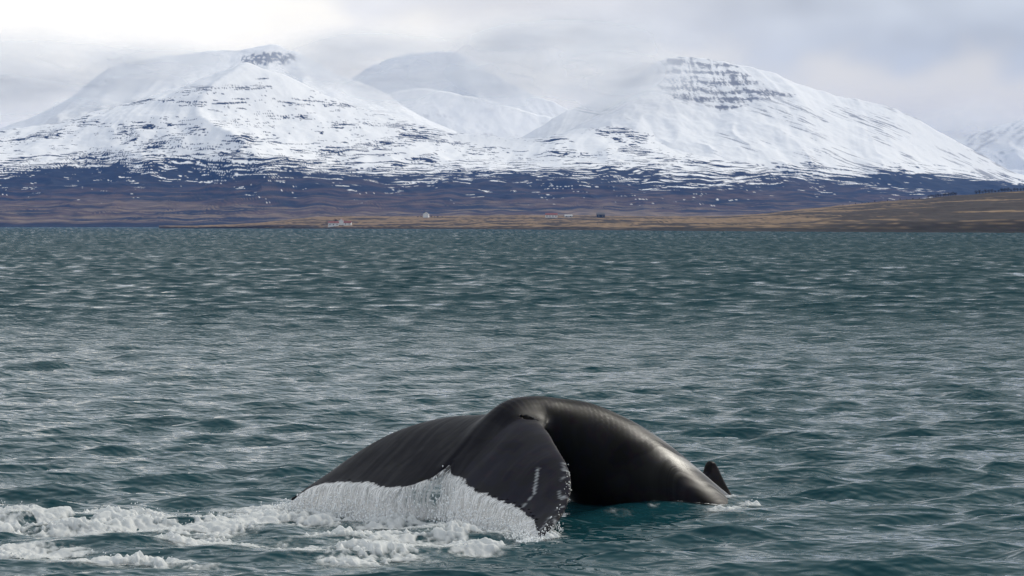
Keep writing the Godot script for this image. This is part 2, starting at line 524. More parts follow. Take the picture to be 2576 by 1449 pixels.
func tap(h: PackedFloat32Array, x: PackedFloat32Array, z: PackedFloat32Array, u: float, v: float) -> Vector3:
	var iu := floori(u)
	var iv := floori(v)
	var fu := u - iu
	var fv := v - iv
	var i0 := iu & (N - 1)
	var i1 := (iu + 1) & (N - 1)
	var j0 := (iv & (N - 1)) * N
	var j1 := ((iv + 1) & (N - 1)) * N
	var a := (1.0 - fu) * (1.0 - fv)
	var b := fu * (1.0 - fv)
	var c := (1.0 - fu) * fv
	var d := fu * fv
	return Vector3(
		x[j0 + i0] * a + x[j0 + i1] * b + x[j1 + i0] * c + x[j1 + i1] * d,
		h[j0 + i0] * a + h[j0 + i1] * b + h[j1 + i0] * c + h[j1 + i1] * d,
		z[j0 + i0] * a + z[j0 + i1] * b + z[j1 + i0] * c + z[j1 + i1] * d)

# where the water that rests at (x, z) stands now
func sea(x: float, z: float, fine: float) -> Vector3:
	var p := tap(sh0, sx0, sz0, x * (N / 38.0), z * (N / 38.0))
	# the same sea again, turned and stretched, so that no repeat shows
	var x2 := 0.943 * x + 0.333 * z
	var z2 := 0.943 * z - 0.333 * x
	var q := tap(sh0, sx0, sz0, x2 * (N / 61.0) + 151.0, z2 * (N / 61.0) + 37.0)
	p += Vector3(q.x * 0.943 - q.z * 0.333, q.y, q.z * 0.943 + q.x * 0.333) * 1.1
	var gust := 1.0 + 0.55 * na.get_noise_2d(x / 34.0, z / 50.0)
	if fine > 0.0:
		p += tap(sh1, sx1, sz1, x * (N / 7.3), z * (N / 7.3)) * (fine * gust)
	p *= 0.85 + 0.15 * gust
	if z < -33.0 and z > -40.0:
		var a := (x - 2.35) / 1.0
		var b := (z + 36.15) / 0.6
		p.y += 0.09 * exp(-a * a - b * b)
		var c := (z + 35.2 - 0.22 * (x - 1.5)) / 0.28
		p.y += 0.05 * exp(-c * c) * smoothstep(1.2, 2.4, x) * smoothstep(6.0, 3.5, x)
	return Vector3(x + p.x, p.y, z + p.z)

func water() -> void:
	sh0 = tile_h[0]; sx0 = tile_x[0]; sz0 = tile_z[0]
	sh1 = tile_h[1]; sx1 = tile_x[1]; sz1 = tile_z[1]
	var m := StandardMaterial3D.new()
	m.albedo_color = Color(0.007, 0.043, 0.054).linear_to_srgb()
	m.roughness = 0.05
	m.metallic_specular = 0.20
	m.normal_enabled = true
	m.normal_texture = ripple_map()
	m.normal_scale = 1.0
	# a fan of rows that grow apart with distance, wider than the view
	var cols := 940
	var ds := PackedFloat32Array()
	var d := 24.0
	while d < 3000.0:
		ds.append(d)
		d += maxf(0.035, d * d / EYE / 2825.0 * 0.62)
	while d < 9000.0:
		ds.append(d)
		d *= 1.1
	ds.append(9000.0)
	var rows := ds.size()
	var v := PackedVector3Array()
	var uv := PackedVector2Array()
	v.resize(cols * rows)
	uv.resize(cols * rows)
	for j in rows:
		var dist: float = ds[j]
		var fine := smoothstep(260.0, 60.0, dist)
		for i in cols:
			var x := tan(deg_to_rad(lerpf(-14.5, 14.5, float(i) / (cols - 1)))) * dist
			var p := sea(x, -dist, fine)
			v[j * cols + i] = p
			uv[j * cols + i] = Vector2(x, dist) / 5.3
	var nrm := grid_normals(v, cols, rows)
	# where rows stand farther apart than the waves are long, take the slope of the wave itself
	for j in rows:
		var dist: float = ds[j]
		if dist < 45.0: continue
		var far := smoothstep(45.0, 130.0, dist)
		var calm := lerpf(1.0, 0.42, smoothstep(60.0, 500.0, dist))
		var lean := lerpf(0.22, 0.39, smoothstep(45.0, 150.0, dist))
		for i in cols:
			var k := j * cols + i
			var x := uv[k].x * 5.3
			var a := sea(x, -dist, 0.0).y
			var n := Vector3((a - sea(x + 0.25, -dist, 0.0).y) * calm, 0.25, (a - sea(x, -dist + 0.25, 0.0).y) * calm + 0.25 * lean)
			nrm[k] = nrm[k].lerp(n.normalized(), far).normalized()
	var o := part(array_mesh(v, nrm, PackedColorArray(), grid_index(cols, rows), uv), "sea_water", m)
	tag(o, "", "", "", "structure")
	# the sea to every side, a hand below the waves
	var pm := PlaneMesh.new()
	pm.size = Vector2(40000, 40000)
	var m2 := paint(Color(0.007, 0.043, 0.054), 0.25, 0.36)
	var q := part(pm, "sea_water", m2)
	q.position = Vector3(0, -0.75, -6000)
	tag(q, "", "", "", "structure")

func ripple_map() -> ImageTexture:
	var im := Image.create(N, N, false, Image.FORMAT_RGB8)
	var cell: float = 5.3 / N
	for j in N:
		for i in N:
			var sx := (sh1[j * N + ((i + 1) & 255)] - sh1[j * N + ((i - 1) & 255)]) / (2.0 * cell)
			var sz := (sh1[((j + 1) & 255) * N + i] - sh1[((j - 1) & 255) * N + i]) / (2.0 * cell)
			var n := Vector3(-sx * 0.9, -sz * 0.9, 1.0).normalized()
			im.set_pixel(i, j, Color(n.x * 0.5 + 0.5, n.y * 0.5 + 0.5, n.z * 0.5 + 0.5))
	return ImageTexture.create_from_image(im)

# ------------------------------------------------------------------ the whale
# Whale axes: u runs towards the head, v towards its near (right) side, y up. Heading right and away from the boat.
const WO := Vector3(0.19, 0.0, -35.27)
const WU := Vector3(0.70711, 0.0, -0.70711)
const WV := Vector3(0.70711, 0.0, 0.70711)
var spine_p := PackedVector2Array()
var spine_r := PackedVector2Array()     # half height, half width

func w2(u: float, v: float, y: float) -> Vector3:
	return WO + WU * u + WV * v + Vector3(0, y, 0)

var lead := pts([0.0, 0.22, 0.25, 0.16, 0.5, 0.03, 0.9, -0.22, 1.3, -0.54, 1.6, -0.84, 1.85, -1.15, 2.05, -1.5, 2.2, -1.95])
var trail := pts([0.0, -1.25, 0.10, -1.42, 0.35, -1.65, 0.7, -1.80, 1.1, -1.80, 1.5, -1.80, 1.9, -1.86, 2.2, -1.99])
var ridge := pts([-2.1, 0.27, -1.55, 0.52, -1.2, 0.73, -0.8, 0.955, -0.4, 1.10, 0.0, 1.13, 0.5, 1.05])
var droop_far := pts([0.0, 0.0, 0.5, 0.0, 1.0, 0.02, 1.5, 0.01, 1.85, -0.04, 2.2, -0.16])
var droop_near := pts([0.0, 0.0, 0.4, -0.03, 1.0, -0.14, 1.5, -0.27, 1.85, -0.33, 2.2, -0.30])
var lead_t := PackedFloat32Array()
var trail_t := PackedFloat32Array()
var far_t := PackedFloat32Array()
var near_t := PackedFloat32Array()
var ridge_t := PackedFloat32Array()

func table(c: PackedVector2Array, a: float, b: float) -> PackedFloat32Array:
	var t := PackedFloat32Array()
	for i in 257: t.append(curve(c, lerpf(a, b, i / 256.0)))
	return t

func look(t: PackedFloat32Array, x: float) -> float:     # x from 0 to 1
	x = clampf(x, 0.0, 0.9999) * 256.0
	var i := int(x)
	return lerpf(t[i], t[i + 1], x - i)

func trailing(v: float) -> float:
	var s := minf(absf(v), 2.2) / 2.2
	if v < 0.0: return look(trail_t, s) - 0.16 * smoothstep(0.0, 0.03, s) * smoothstep(0.42, 0.1, s) - 0.02 - 0.05 * smoothstep(0.4, 0.6, s) * smoothstep(1.0, 0.85, s)
	return look(trail_t, s) + 0.19 * smoothstep(0.03, 0.2, s) * smoothstep(1.0, 0.7, s)

func fluke_mid(u: float, v: float) -> float:
	return look(ridge_t, (u + 2.1) / 2.6) + look(near_t if v > 0.0 else far_t, absf(v) / 2.2)

func whale_sdf(u: float, v: float, y: float) -> float:
	# trunk: nearest place on the spine
	var best := 1e9
	var bd := 0.0
	var mid := int((u + 1.35) / 0.0675)
	for i in range(clampi(mid - 16, 0, 90), clampi(mid + 17, 10, 100)):
		var a := spine_p[i]
		var ex := spine_p[i + 1].x - a.x
		var ey := spine_p[i + 1].y - a.y
		var px := u - a.x
		var py := y - a.y
		var t := clampf((px * ex + py * ey) / (ex * ex + ey * ey), 0.0, 1.0)
		var dx := px - ex * t
		var dy := py - ey * t
		var q := dx * dx + dy * dy
		if q < best:
			best = q
			bd = i + t
	var k := int(bd)
	var f := bd - k
	if k >= spine_r.size() - 1:
		k = spine_r.size() - 2
		f = 1.0
	var rv := lerpf(spine_r[k].x, spine_r[k + 1].x, f)
	var rl := lerpf(spine_r[k].y, spine_r[k + 1].y, f)
	var n := sqrt(best) / rv
	var l := absf(v) / rl
	# round at the tail, gabled towards the dorsal fin
	var sq := 2.0 - 0.62 * smoothstep(0.8, 2.6, bd / 100.0 * 6.75 - 1.35)
	var e := pow(pow(n, sq) + pow(l, sq), 1.0 / sq)
	var d := (e - 1.0) * minf(rv, rl) if e < 1.0 else (e - 1.0) * (rv * n + rl * l) / maxf(n + l, 1e-4)
	# flukes
	var av := absf(v)
	if u < 0.7 and av < 2.6:
		var s := minf(av, 2.2) / 2.2
		var le := look(lead_t, s) - (0.24 * smoothstep(0.05, 0.25, s) * smoothstep(0.85, 0.4, s) if v > 0.0 else 0.0)
		var tr := trailing(v)
		var chord := maxf(le - tr, 0.03)
		var thick := (0.155 - 0.125 * pow(s, 0.8))
		var c := clampf((le - u) / chord, 0.0, 1.0)
		var prof := 2.6 * sqrt(c) * (1.0 - c) + 0.10 * sqrt(c)
		var h := maxf(thick * prof * minf(1.0, chord / 0.3), 0.020)
		var leaf := fluke_mid(clampf(u, tr, le), v)
		var dy := absf(y - leaf) - h
		var du := maxf(u - le, tr - u)
		var dv := av - 2.2
		var fd := dy * 0.85
		if du > 0.0 or dv > 0.0:
			fd = sqrt(pow(maxf(dy, 0.0), 2.0) + pow(maxf(du, 0.0), 2.0) + pow(maxf(dv, 0.0), 2.0))
		var m := maxf(0.16 - absf(d - fd), 0.0) / 0.16
		d = minf(d, fd) - m * m * 0.04
	# dorsal fin, leaning backwards
	if u > 2.9 and u < 4.4 and av < 0.5 and y > -0.6 and y < 0.75:
		var q := Vector2(u, y)
		var dd := 1e9
		var inside := false
		var j := fin.size() - 1
		for i in fin.size():
			var a := fin[i]
			var b := fin[j]
			var ed := b - a
			var w := q - a
			dd = minf(dd, (w - ed * clampf(w.dot(ed) / ed.length_squared(), 0.0, 1.0)).length_squared())
			if (a.y > y) != (b.y > y) and u < (b.x - a.x) * (y - a.y) / (b.y - a.y) + a.x: inside = not inside
			j = i
		dd = -sqrt(dd) if inside else sqrt(dd)
		var th := 0.055 + 0.12 * clampf((0.38 - y) / 0.6, 0.0, 1.0)
		var fd := sqrt(pow(maxf(dd + 0.045, 0.0), 2.0) + pow(maxf(av - th + 0.045, 0.0), 2.0)) - 0.045
		var m := maxf(0.08 - absf(d - fd), 0.0) / 0.08
		d = minf(d, fd) - m * m * 0.02
	# the fold in the skin where the near fluke meets the tail stock
	if u > -0.5 and u < 0.5 and v > 0.0:
		var e1 := Vector3(0.10, 0.085, 0.0)
		var w := Vector3(u, v, y) - fold
		var t := clampf(w.dot(e1) / e1.length_squared(), -1.0, 1.0)
		var gd := (w - e1 * t).length() - 0.058 * (1.0 - 0.6 * t * t)
		d = maxf(d, -gd)
	return d

var fin := pts([3.15, 0.10, 3.30, 0.25, 3.39, 0.31, 3.405, 0.40, 3.45, 0.455, 3.54, 0.445, 3.60, 0.37, 3.67, 0.215, 3.79, 0.0, 4.0, -0.30, 3.6, -0.5])
var fold := Vector3(-0.33, 0.27, 1.19)

func whale() -> void:
	var centre := pts([-1.35, 0.62, -1.0, 0.82, -0.65, 1.04, -0.3, 1.18, 0.05, 1.17, 0.45, 1.06, 1.0, 0.82, 1.8, 0.30, 2.7, -0.43, 3.6, -1.2, 4.6, -1.9, 5.4, -2.7])
	var high := pts([-1.35, 0.02, -1.0, 0.07, -0.65, 0.15, -0.3, 0.245, 0.05, 0.30, 0.45, 0.38, 1.0, 0.54, 1.8, 0.72, 2.7, 0.86, 3.6, 0.98, 4.6, 1.1, 5.4, 1.1])
	var wide := pts([-1.35, 0.03, -1.0, 0.10, -0.65, 0.17, -0.3, 0.22, 0.05, 0.25, 0.45, 0.32, 1.0, 0.48, 1.8, 0.95, 2.7, 1.45, 3.6, 1.65, 4.6, 1.7, 5.4, 1.7])
	for i in 101:
		var u := lerpf(-1.35, 5.4, i / 100.0)
		spine_p.append(Vector2(u, curve(centre, u)))
		spine_r.append(Vector2(curve(high, u), curve(wide, u)))
	lead_t = table(lead, 0.0, 2.2)
	trail_t = table(trail, 0.0, 2.2)
	far_t = table(droop_far, 0.0, 2.2)
	near_t = table(droop_near, 0.0, 2.2)
	ridge_t = table(ridge, -2.1, 0.5)
	var mesh := surface_net(whale_sdf, Vector3(-2.2, -2.35, -0.75), Vector3(4.9, 2.35, 1.65), 0.03)
	var m := vertex_paint(1.0, 0.12)
	var film := wet_film()
	m.roughness_texture = film
	m.roughness_texture_channel = BaseMaterial3D.TEXTURE_CHANNEL_GREEN
	m.clearcoat_enabled = true
	m.clearcoat = 0.85
	m.clearcoat_roughness = 0.44
	m.clearcoat_texture = film
	var o := part(mesh, "whale", m)
	o.transform = Transform3D(Basis(WU, Vector3.UP, WV), WO)
	barnacles(o)
	tag(o, "wet black whale diving away with its flukes lifted and pouring water", "whale")

# pale barnacles along the rim of the near fluke and at the far tip
func barnacles(whale_node: Node3D) -> void:
	var shell := CylinderMesh.new()
	shell.top_radius = 0.35; shell.bottom_radius = 1.0; shell.height = 1.2; shell.radial_segments = 9; shell.rings = 1
	var m := paint(Color(0.55, 0.55, 0.52), 0.7)
	for i in 34:
		var v := rng.randf_range(1.15, 2.15) if i < 26 else -rng.randf_range(1.9, 2.15)
		var u := look(lead_t, absf(v) / 2.2) - rng.randf_range(0.02, 0.16) * (1.0 if i < 26 else 0.5)
		var y := fluke_mid(u, v) + 0.2
		for k in 60:
			if whale_sdf(u, v, y) < 0.0: break
			y -= 0.006
		var b := part(shell, "barnacle", m, whale_node)
		b.position = Vector3(u, y, v)
		b.scale = Vector3.ONE * rng.randf_range(0.007, 0.016)
		b.rotation = Vector3(0.4 * signf(v), 0, 0.5)

# how wet the skin is: red is the film of water on it, green its roughness; across goes from dry to streaming, up goes round the body
func wet_film() -> ImageTexture:
	var im := Image.create(64, 512, false, Image.FORMAT_RGB8)
	for y in 512:
		var st := 0.5 + 0.9 * nf.get_noise_2d(3.0, y / 26.0)
		var st2 := 0.5 + 0.9 * nf.get_noise_2d(60.0, y / 9.0)
		for x in 64:
			var w := x / 63.0
			var film := clampf(0.03 + 0.97 * w * clampf(0.5 + 1.6 * (st - 0.5) + 0.9 * (st2 - 0.5), 0.05, 1.0), 0.0, 1.0)
			im.set_pixel(x, y, Color(film, clampf(0.46 - 0.22 * w + 0.14 * (st2 - 0.5), 0.1, 0.9), 0.0))
	return ImageTexture.create_from_image(im)

func wetness(p: Vector3) -> Vector2:
	var w := smoothstep(0.9, 2.3, p.x) * smoothstep(1.15, 0.75, absf(p.y))
	w *= 0.75 + 0.5 * na.get_noise_2d(p.x * 0.9, p.y * 4.0)
	if p.x < 0.6: w = maxf(w, 0.16 * (0.5 + nf.get_noise_2d(p.x * 1.2, p.y * 5.0)))
	if p.x > 3.0 and absf(p.y) < 0.2: w *= 0.05 + 0.95 * smoothstep(0.10, 0.2, absf(p.y))
	return Vector2(clampf(w, 0.02, 0.98), clampf(0.5 + p.y * 0.33 + 0.02 * na.get_noise_2d(p.x * 1.5, p.y * 2.0), 0.02, 0.98))

# A surface-net mesh of a field given in whale axes (u, v, y).
func surface_net(field: Callable, lo: Vector3, hi: Vector3, cell: float) -> ArrayMesh:
	var block := 6
	var nu := int(ceil((hi.x - lo.x) / cell / block)) * block
	var nv := int(ceil((hi.y - lo.y) / cell / block)) * block
	var ny := int(ceil((hi.z - lo.z) / cell / block)) * block
	var su := nu + 1
	var sv := nv + 1
	var val := PackedFloat32Array()
	val.resize(su * sv * (ny + 1))
	val.fill(1e6)
	var active := []
	var reach := cell * block * 0.9 * 1.35
	for by in ny / block:
		for bv in nv / block:
			for bu in nu / block:
				var c := lo + Vector3(bu + 0.5, bv + 0.5, by + 0.5) * (cell * block)
				if absf(field.call(c.x, c.y, c.z)) > reach: continue
				active.append(Vector3i(bu, bv, by))
				for y in range(by * block, by * block + block + 1):
					for v in range(bv * block, bv * block + block + 1):
						var at := (y * sv + v) * su
						for u in range(bu * block, bu * block + block + 1):
							if val[at + u] > 9e5:
								val[at + u] = field.call(lo.x + u * cell, lo.y + v * cell, lo.z + y * cell)
	var number := {}
	var pos := PackedVector3Array()
	for b in active:
		for y in range(b.z * block, b.z * block + block):
			for v in range(b.y * block, b.y * block + block):
				for u in range(b.x * block, b.x * block + block):
					var at := (y * sv + v) * su + u
					var mask := 0
					var sum := Vector3.ZERO
					var count := 0
					var cv := [val[at], val[at + 1], val[at + su], val[at + su + 1], val[at + su * sv], val[at + su * sv + 1], val[at + su * sv + su], val[at + su * sv + su + 1]]
					for k in 8:
						if cv[k] < 0.0: mask |= 1 << k
					if mask == 0 or mask == 255: continue
					for axis in 3:
						var bit := 1 << axis
						for k in 8:
							if k & bit: continue
							var a: float = cv[k]
							var c: float = cv[k | bit]
							if (a < 0.0) == (c < 0.0): continue
							var t := a / (a - c)
							var p := Vector3(k & 1, (k >> 1) & 1, (k >> 2) & 1)
							p[axis] = t
							sum += p
							count += 1
					number[at] = pos.size()
					pos.append(lo + (Vector3(u, v, y) + sum / count) * cell)
	var idx := PackedInt32Array()
	for at in number:
		# edges that start at this cell's corner, along each axis; the four cells round such an edge share a quad
		for axis in 3:
			var s: int = [1, su, su * sv][axis]
			var s1: int = [su, su * sv, 1][axis]
			var s2: int = [su * sv, 1, su][axis]
			var a := val[at]
			var b := val[at + s]
			if (a < 0.0) == (b < 0.0): continue
			if not (number.has(at - s1) and number.has(at - s2) and number.has(at - s1 - s2)): continue
			var q0: int = number[at]
			var q1: int = number[at - s1]
			var q2: int = number[at - s1 - s2]
			var q3: int = number[at - s2]
			if a < 0.0: idx.append_array([q0, q1, q2, q0, q2, q3])
			else: idx.append_array([q0, q2, q1, q0, q3, q2])
	var nrm := PackedVector3Array()
	var col := PackedColorArray()
	var out := PackedVector3Array()
	var uv := PackedVector2Array()
	var e := 0.012
	for p in pos:
		var g := Vector3(
			field.call(p.x + e, p.y, p.z) - field.call(p.x - e, p.y, p.z),
			field.call(p.x, p.y + e, p.z) - field.call(p.x, p.y - e, p.z),
			field.call(p.x, p.y, p.z + e) - field.call(p.x, p.y, p.z - e)).normalized()
		out.append(Vector3(p.x, p.z, p.y))
		# shallow wrinkles that run with the body
		g.y += 0.05 * nf.get_noise_3d(p.x * 2.2, p.y * 9.0, p.z * 9.0)
		g.z += 0.04 * nf.get_noise_3d(p.x * 2.2 + 30.0, p.y * 9.0, p.z * 9.0)
		nrm.append(Vector3(g.x, g.z, g.y).normalized())
		col.append(skin(p))
		uv.append(wetness(p))
	return array_mesh(out, nrm, col, idx, uv)

func stroke(p: Vector3, u0: float, v0: float, u1: float, v1: float, r: float) -> float:      # closeness to a scar on the flukes
	var a := Vector2(u0, v0)
	var e := Vector2(u1, v1) - a
	var q := Vector2(p.x, p.y) - a
	return smoothstep(r, r * 0.4, (q - e * clampf(q.dot(e) / e.length_squared(), 0.0, 1.0)).length())

func skin(p: Vector3) -> Color:      # p = u, v, y
	var n := nf.get_noise_3d(p.x * 1.6, p.y * 1.6, p.z * 1.6)
	var c := Color(0.014, 0.0135, 0.015) * (1.0 + 0.5 * n)
	if p.x < -0.2:
		c = Color(0.011, 0.011, 0.0145) * (1.0 + 0.35 * n)
		if p.y > 0.3: c = Color(0.018, 0.0175, 0.024) * (1.0 + 0.35 * n)
	# worn pale skin on the fold and on the rim of the near fluke, and the scars across it
	var fold_pale := exp(-pow((Vector3(p.x, p.y, p.z) - fold - Vector3(0.06, -0.02, 0.09)).length() / 0.11, 2.0))
	c = c.lerp(Color(0.10, 0.095, 0.09), 0.7 * fold_pale)
	if p.y > 1.0 and p.x < 0.2:
		var edge := absf(look(lead_t, p.y / 2.2) - 0.10 - p.x)
		var speck := smoothstep(0.18, 0.42, nf.get_noise_2d(p.x * 7.0, p.y * 7.0))
		var mark := smoothstep(0.14, 0.02, edge) * speck * smoothstep(1.1, 1.6, p.y)
		mark = maxf(mark, stroke(p, -1.05, 1.22, -1.34, 1.44, 0.019))
		mark = maxf(mark, 0.7 * stroke(p, -1.34, 1.44, -1.62, 1.44, 0.03) * smoothstep(-0.1, 0.3, nf.get_noise_2d(p.x * 12.0, p.y * 12.0)))
		mark = maxf(mark, 0.6 * stroke(p, -1.2, 1.72, -1.28, 1.80, 0.022))
		mark = maxf(mark, 0.8 * stroke(p, -1.86, 2.05, -1.55, 1.92, 0.026) * smoothstep(-0.15, 0.25, nf.get_noise_2d(p.x * 11.0, p.y * 11.0 + 7.0)))
		c = c.lerp(Color(0.33, 0.345, 0.36), clampf(mark, 0.0, 0.85))
	if p.y < -1.75 and p.x < -0.9:
		c = c.lerp(Color(0.42, 0.42, 0.42), 0.8 * smoothstep(0.22, 0.4, nf.get_noise_2d(p.x * 9.0, p.y * 9.0)) * smoothstep(0.10, 0.02, look(lead_t, -p.y / 2.2) - p.x))
	c.a = 1.0
	return c

# ------------------------------------------------------------------ falling water, foam and spray
func frothy(rough := 0.6) -> StandardMaterial3D:
	var m := vertex_paint(rough, 0.3)
	m.transparency = BaseMaterial3D.TRANSPARENCY_ALPHA
	m.backlight_enabled = true
	m.backlight = Color(0.95, 0.95, 0.95)
	return m

# a point on the edge that sheds water: 0 is the far tip, 1 the near tip, above 1 round the near tip
func rim(s: float) -> Vector3:
	if s <= 1.0:
		var v := lerpf(-2.19, 2.19, s)
		var u := trailing(v)
		return Vector3(u, v, fluke_mid(u, v))
	var v2 := lerpf(2.19, 1.80, (s - 1.0) / 0.12)
	var u2 := look(lead_t, v2 / 2.2)
	return Vector3(u2, v2, fluke_mid(u2, v2) - 0.02)

func foam() -> void:
	var m := frothy()
	var holder := Node3D.new()
	put(holder, "falling_water")
	holder.position = w2(-1.8, 0, 0)
	tag(holder, "white curtain of seawater pouring off the trailing edge of the whale's flukes", "falling water", "", "stuff")
	for layer in 3:
		var cols := 900
		var rows := 46
		var v := PackedVector3Array()
		var c := PackedColorArray()
		v.resize(cols * rows)
		c.resize(cols * rows)
		for i in cols:
			var s := lerpf(0.015, 0.985, float(i) / (cols - 1))
			var e := rim(s)
			var av := absf(e.y)
			var inset := 0.0 + 0.035 * maxf(0.0, na.get_noise_2d(s * 90.0, 5.0 + layer)) + 0.02 * na.get_noise_2d(s * 17.0, 9.0) + 0.035 * maxf(0.0, na.get_noise_2d(s * 42.0, 31.0))
			inset *= smoothstep(2.1, 1.6, av) * smoothstep(0.05, 0.5, av)
			var eu := e.x + inset
			var ey := fluke_mid(eu, e.y) + 0.03 - 0.07 * smoothstep(1.85, 2.15, av) if s < 1.0 else -0.02
			var reach := 0.05 + 0.05 * layer + 0.05 * na.get_noise_2d(s * 14.0, 20.0 + layer)
			var fan := 0.03 * smoothstep(1.8, 2.2, e.y)
			var gap := smoothstep(0.55, 0.05, av)
			for j in rows:
				var t := float(j) / (rows - 1)
				var strand := na.get_noise_2d(s * 170.0 + 0.8 * na.get_noise_2d(s * 30.0, t * 1.5), t * 1.1 + layer * 7.0)
				var braid := nf.get_noise_2d(s * 260.0, t * 2.2 + layer * 3.0)
				var fall := t * t * 0.55 + t * 0.45
				var u := eu - inset * minf(t * 6.0, 1.0) - reach * pow(t, 0.7) - 0.02 * strand - 0.004 * braid - 0.03 * layer * minf(t * 8.0, 1.0)
				var vv := e.y + fan * t + 0.015 * nf.get_noise_2d(s * 60.0, t * 3.0 + 50.0)
				var y := lerpf(ey, -0.12, fall)
				if j == 0: y += 0.0
				v[j * cols + i] = w2(u, vv, y) - holder.position
				var open := -0.06 + 0.34 * gap + 0.2 * layer - 0.4 * smoothstep(0.5, 0.9, t)
				var a := smoothstep(open - 0.38, open + 0.12, strand * 0.75 + braid * 0.45 + 0.12)
				a = maxf(a, 0.85 * (1.0 - gap) if layer == 0 else 0.1)
				a *= smoothstep(0.0, 0.05 + 0.08 * (braid + 0.5), t + 0.03)
				if s > 1.0: a *= smoothstep(1.10, 1.06, s)
				c[j * cols + i] = Color(0.93, 0.93, 0.93, clampf(a, 0.0, 1.0) * 0.97)
		part(array_mesh(v, curtain_normals(v, cols, rows), c, grid_index(cols, rows)), "water_sheet", m, holder)
	sea_foam(m)
	spray()

func curtain_normals(v: PackedVector3Array, w: int, h: int) -> PackedVector3Array:
	var n := grid_normals(v, w, h)
	var out := -WU
	for k in n.size():
		if n[k].dot(out) < 0.0: n[k] = -n[k]
		n[k] = (n[k] * 0.40 + out * 0.8 + Vector3(0, 0.9, 0)).normalized()      # froth scatters light about, so it shades softly
	return n

# soft patches of foam on the water: across and distance of the middle, the same of the reach, strength
func patch(px: float, py: float, rx: float, ry: float, w: float) -> PackedFloat32Array:
	var d := EYE * F / (py - HORIZON)
	return PackedFloat32Array([(px - 1288.0) / F * d, d, rx / F * d, ry * d * d / (EYE * F), w])

var patches := []

func froth(x: float, d: float) -> float:
	var miss := 1.0
	for p: PackedFloat32Array in patches:
		var a := (x - p[0]) / p[2]
		var b := (d - p[1]) / p[3]
		var q := a * a + b * b
		if q < 2.0: miss *= 1.0 - minf(p[4], 1.0) * (1.0 - smoothstep(0.2, 1.3, sqrt(q)))
	var f := 1.0 - miss
	if f <= 0.01: return 0.0
	var wx := x + 0.25 * na.get_noise_2d(x / 0.8, d / 0.8)
	var wd := d + 0.35 * na.get_noise_2d(x / 0.8 + 50.0, d / 0.8)
	var lace := 1.0 - 3.2 * absf(nf.get_noise_2d(wx / 1.15, wd / 1.3))
	var thread := 1.0 - 3.0 * absf(nf.get_noise_2d(wx / 0.42 + 17.0, wd / 0.5))
	var clots := nf.get_noise_2d(x / 0.75 + 40.0, d / 1.0)
	var fizz := nf.get_noise_2d(x / 0.11, d / 0.17 + 5.0)
	return smoothstep(0.24, 1.36, f * (0.68 + 0.26 * lace + 0.26 * thread + 0.75 * clots + 0.55 * fizz) + 0.10 * f)

func sea_foam(m: StandardMaterial3D) -> void:
	for a in [[60, 1318, 230, 40, 1.0], [300, 1312, 230, 44, 1.1], [520, 1325, 190, 42, 1.0], [680, 1305, 150, 34, 0.95], [800, 1300, 110, 28, 0.95],
			[60, 1392, 220, 19, 1.0], [300, 1420, 260, 14, 0.9], [480, 1432, 200, 10, 0.6], [560, 1378, 280, 28, 0.6], [300, 1360, 250, 20, 0.5], [820, 1355, 160, 20, 0.5],
			[880, 1392, 200, 42, 0.72], [1060, 1362, 210, 46, 0.84], [1190, 1387, 140, 15, 0.95], [960, 1415, 230, 22, 0.62], [1000, 1318, 250, 18, 0.9], [1330, 1352, 120, 13, 1.2], [1180, 1335, 120, 14, 0.8],
			[1645, 1284, 26, 9, 0.7], [1690, 1283, 70, 6, 0.6], [1880, 1277, 50, 6, 1.1], [1800, 1268, 90, 5, 0.8], [1560, 1271, 130, 4, 0.75], [1700, 1277, 150, 5, 0.75], [1860, 1292, 190, 7, 0.55], [1570, 1294, 80, 8, 0.4], [1760, 1276, 110, 9, 0.5], [1980, 1312, 160, 12, 0.32], [1830, 1300, 120, 10, 0.35], [1455, 1268, 30, 8, 0.8]]:
		patches.append(patch(a[0], a[1], a[2], a[3], a[4]))
	var x0 := -7.6
	var x1 := 4.6
	var cols := 660
	var rows := 300
	var v := PackedVector3Array()
	var c := PackedColorArray()
	v.resize(cols * rows)
	c.resize(cols * rows)
	for j in rows:
		var d := lerpf(28.6, 37.6, float(j) / (rows - 1))
		for i in cols:
			var x := lerpf(x0, x1, float(i) / (cols - 1))
			var f := froth(x, d)
			var k := j * cols + i
			if f <= 0.0:
				v[k] = Vector3(x, -2.0, -d)
				c[k] = Color(0.8, 0.82, 0.83, 0.0)
				continue
			var p := sea(x, -d, 1.0)
			var puff := 0.9 + 0.9 * absf(na.get_noise_2d(x / 0.3, d / 0.4)) + 1.5 * na.get_noise_2d(x / 1.1 + 9.0, d / 1.1) + 0.8 * nf.get_noise_2d(x / 0.13, d / 0.18)
			p.y += 0.012 + 0.004 + 0.036 * puff * smoothstep(0.25, 1.0, f)
			v[k] = p
			c[k] = Color(0.88, 0.895, 0.90, 0.97 * smoothstep(0.0, 0.72, f))
	var n := grid_normals(v, cols, rows)
	var full := grid_index(cols, rows)
	var idx := PackedInt32Array()
	for k in range(0, full.size(), 3):
		if c[full[k]].a > 0.0 and c[full[k + 1]].a > 0.0 and c[full[k + 2]].a > 0.0:
			idx.append(full[k]); idx.append(full[k + 1]); idx.append(full[k + 2])
	var o := part(array_mesh(v, n, c, idx), "sea_foam", m)
	tag(o, "churned white foam on the water beside and in front of the flukes", "sea foam", "", "stuff")

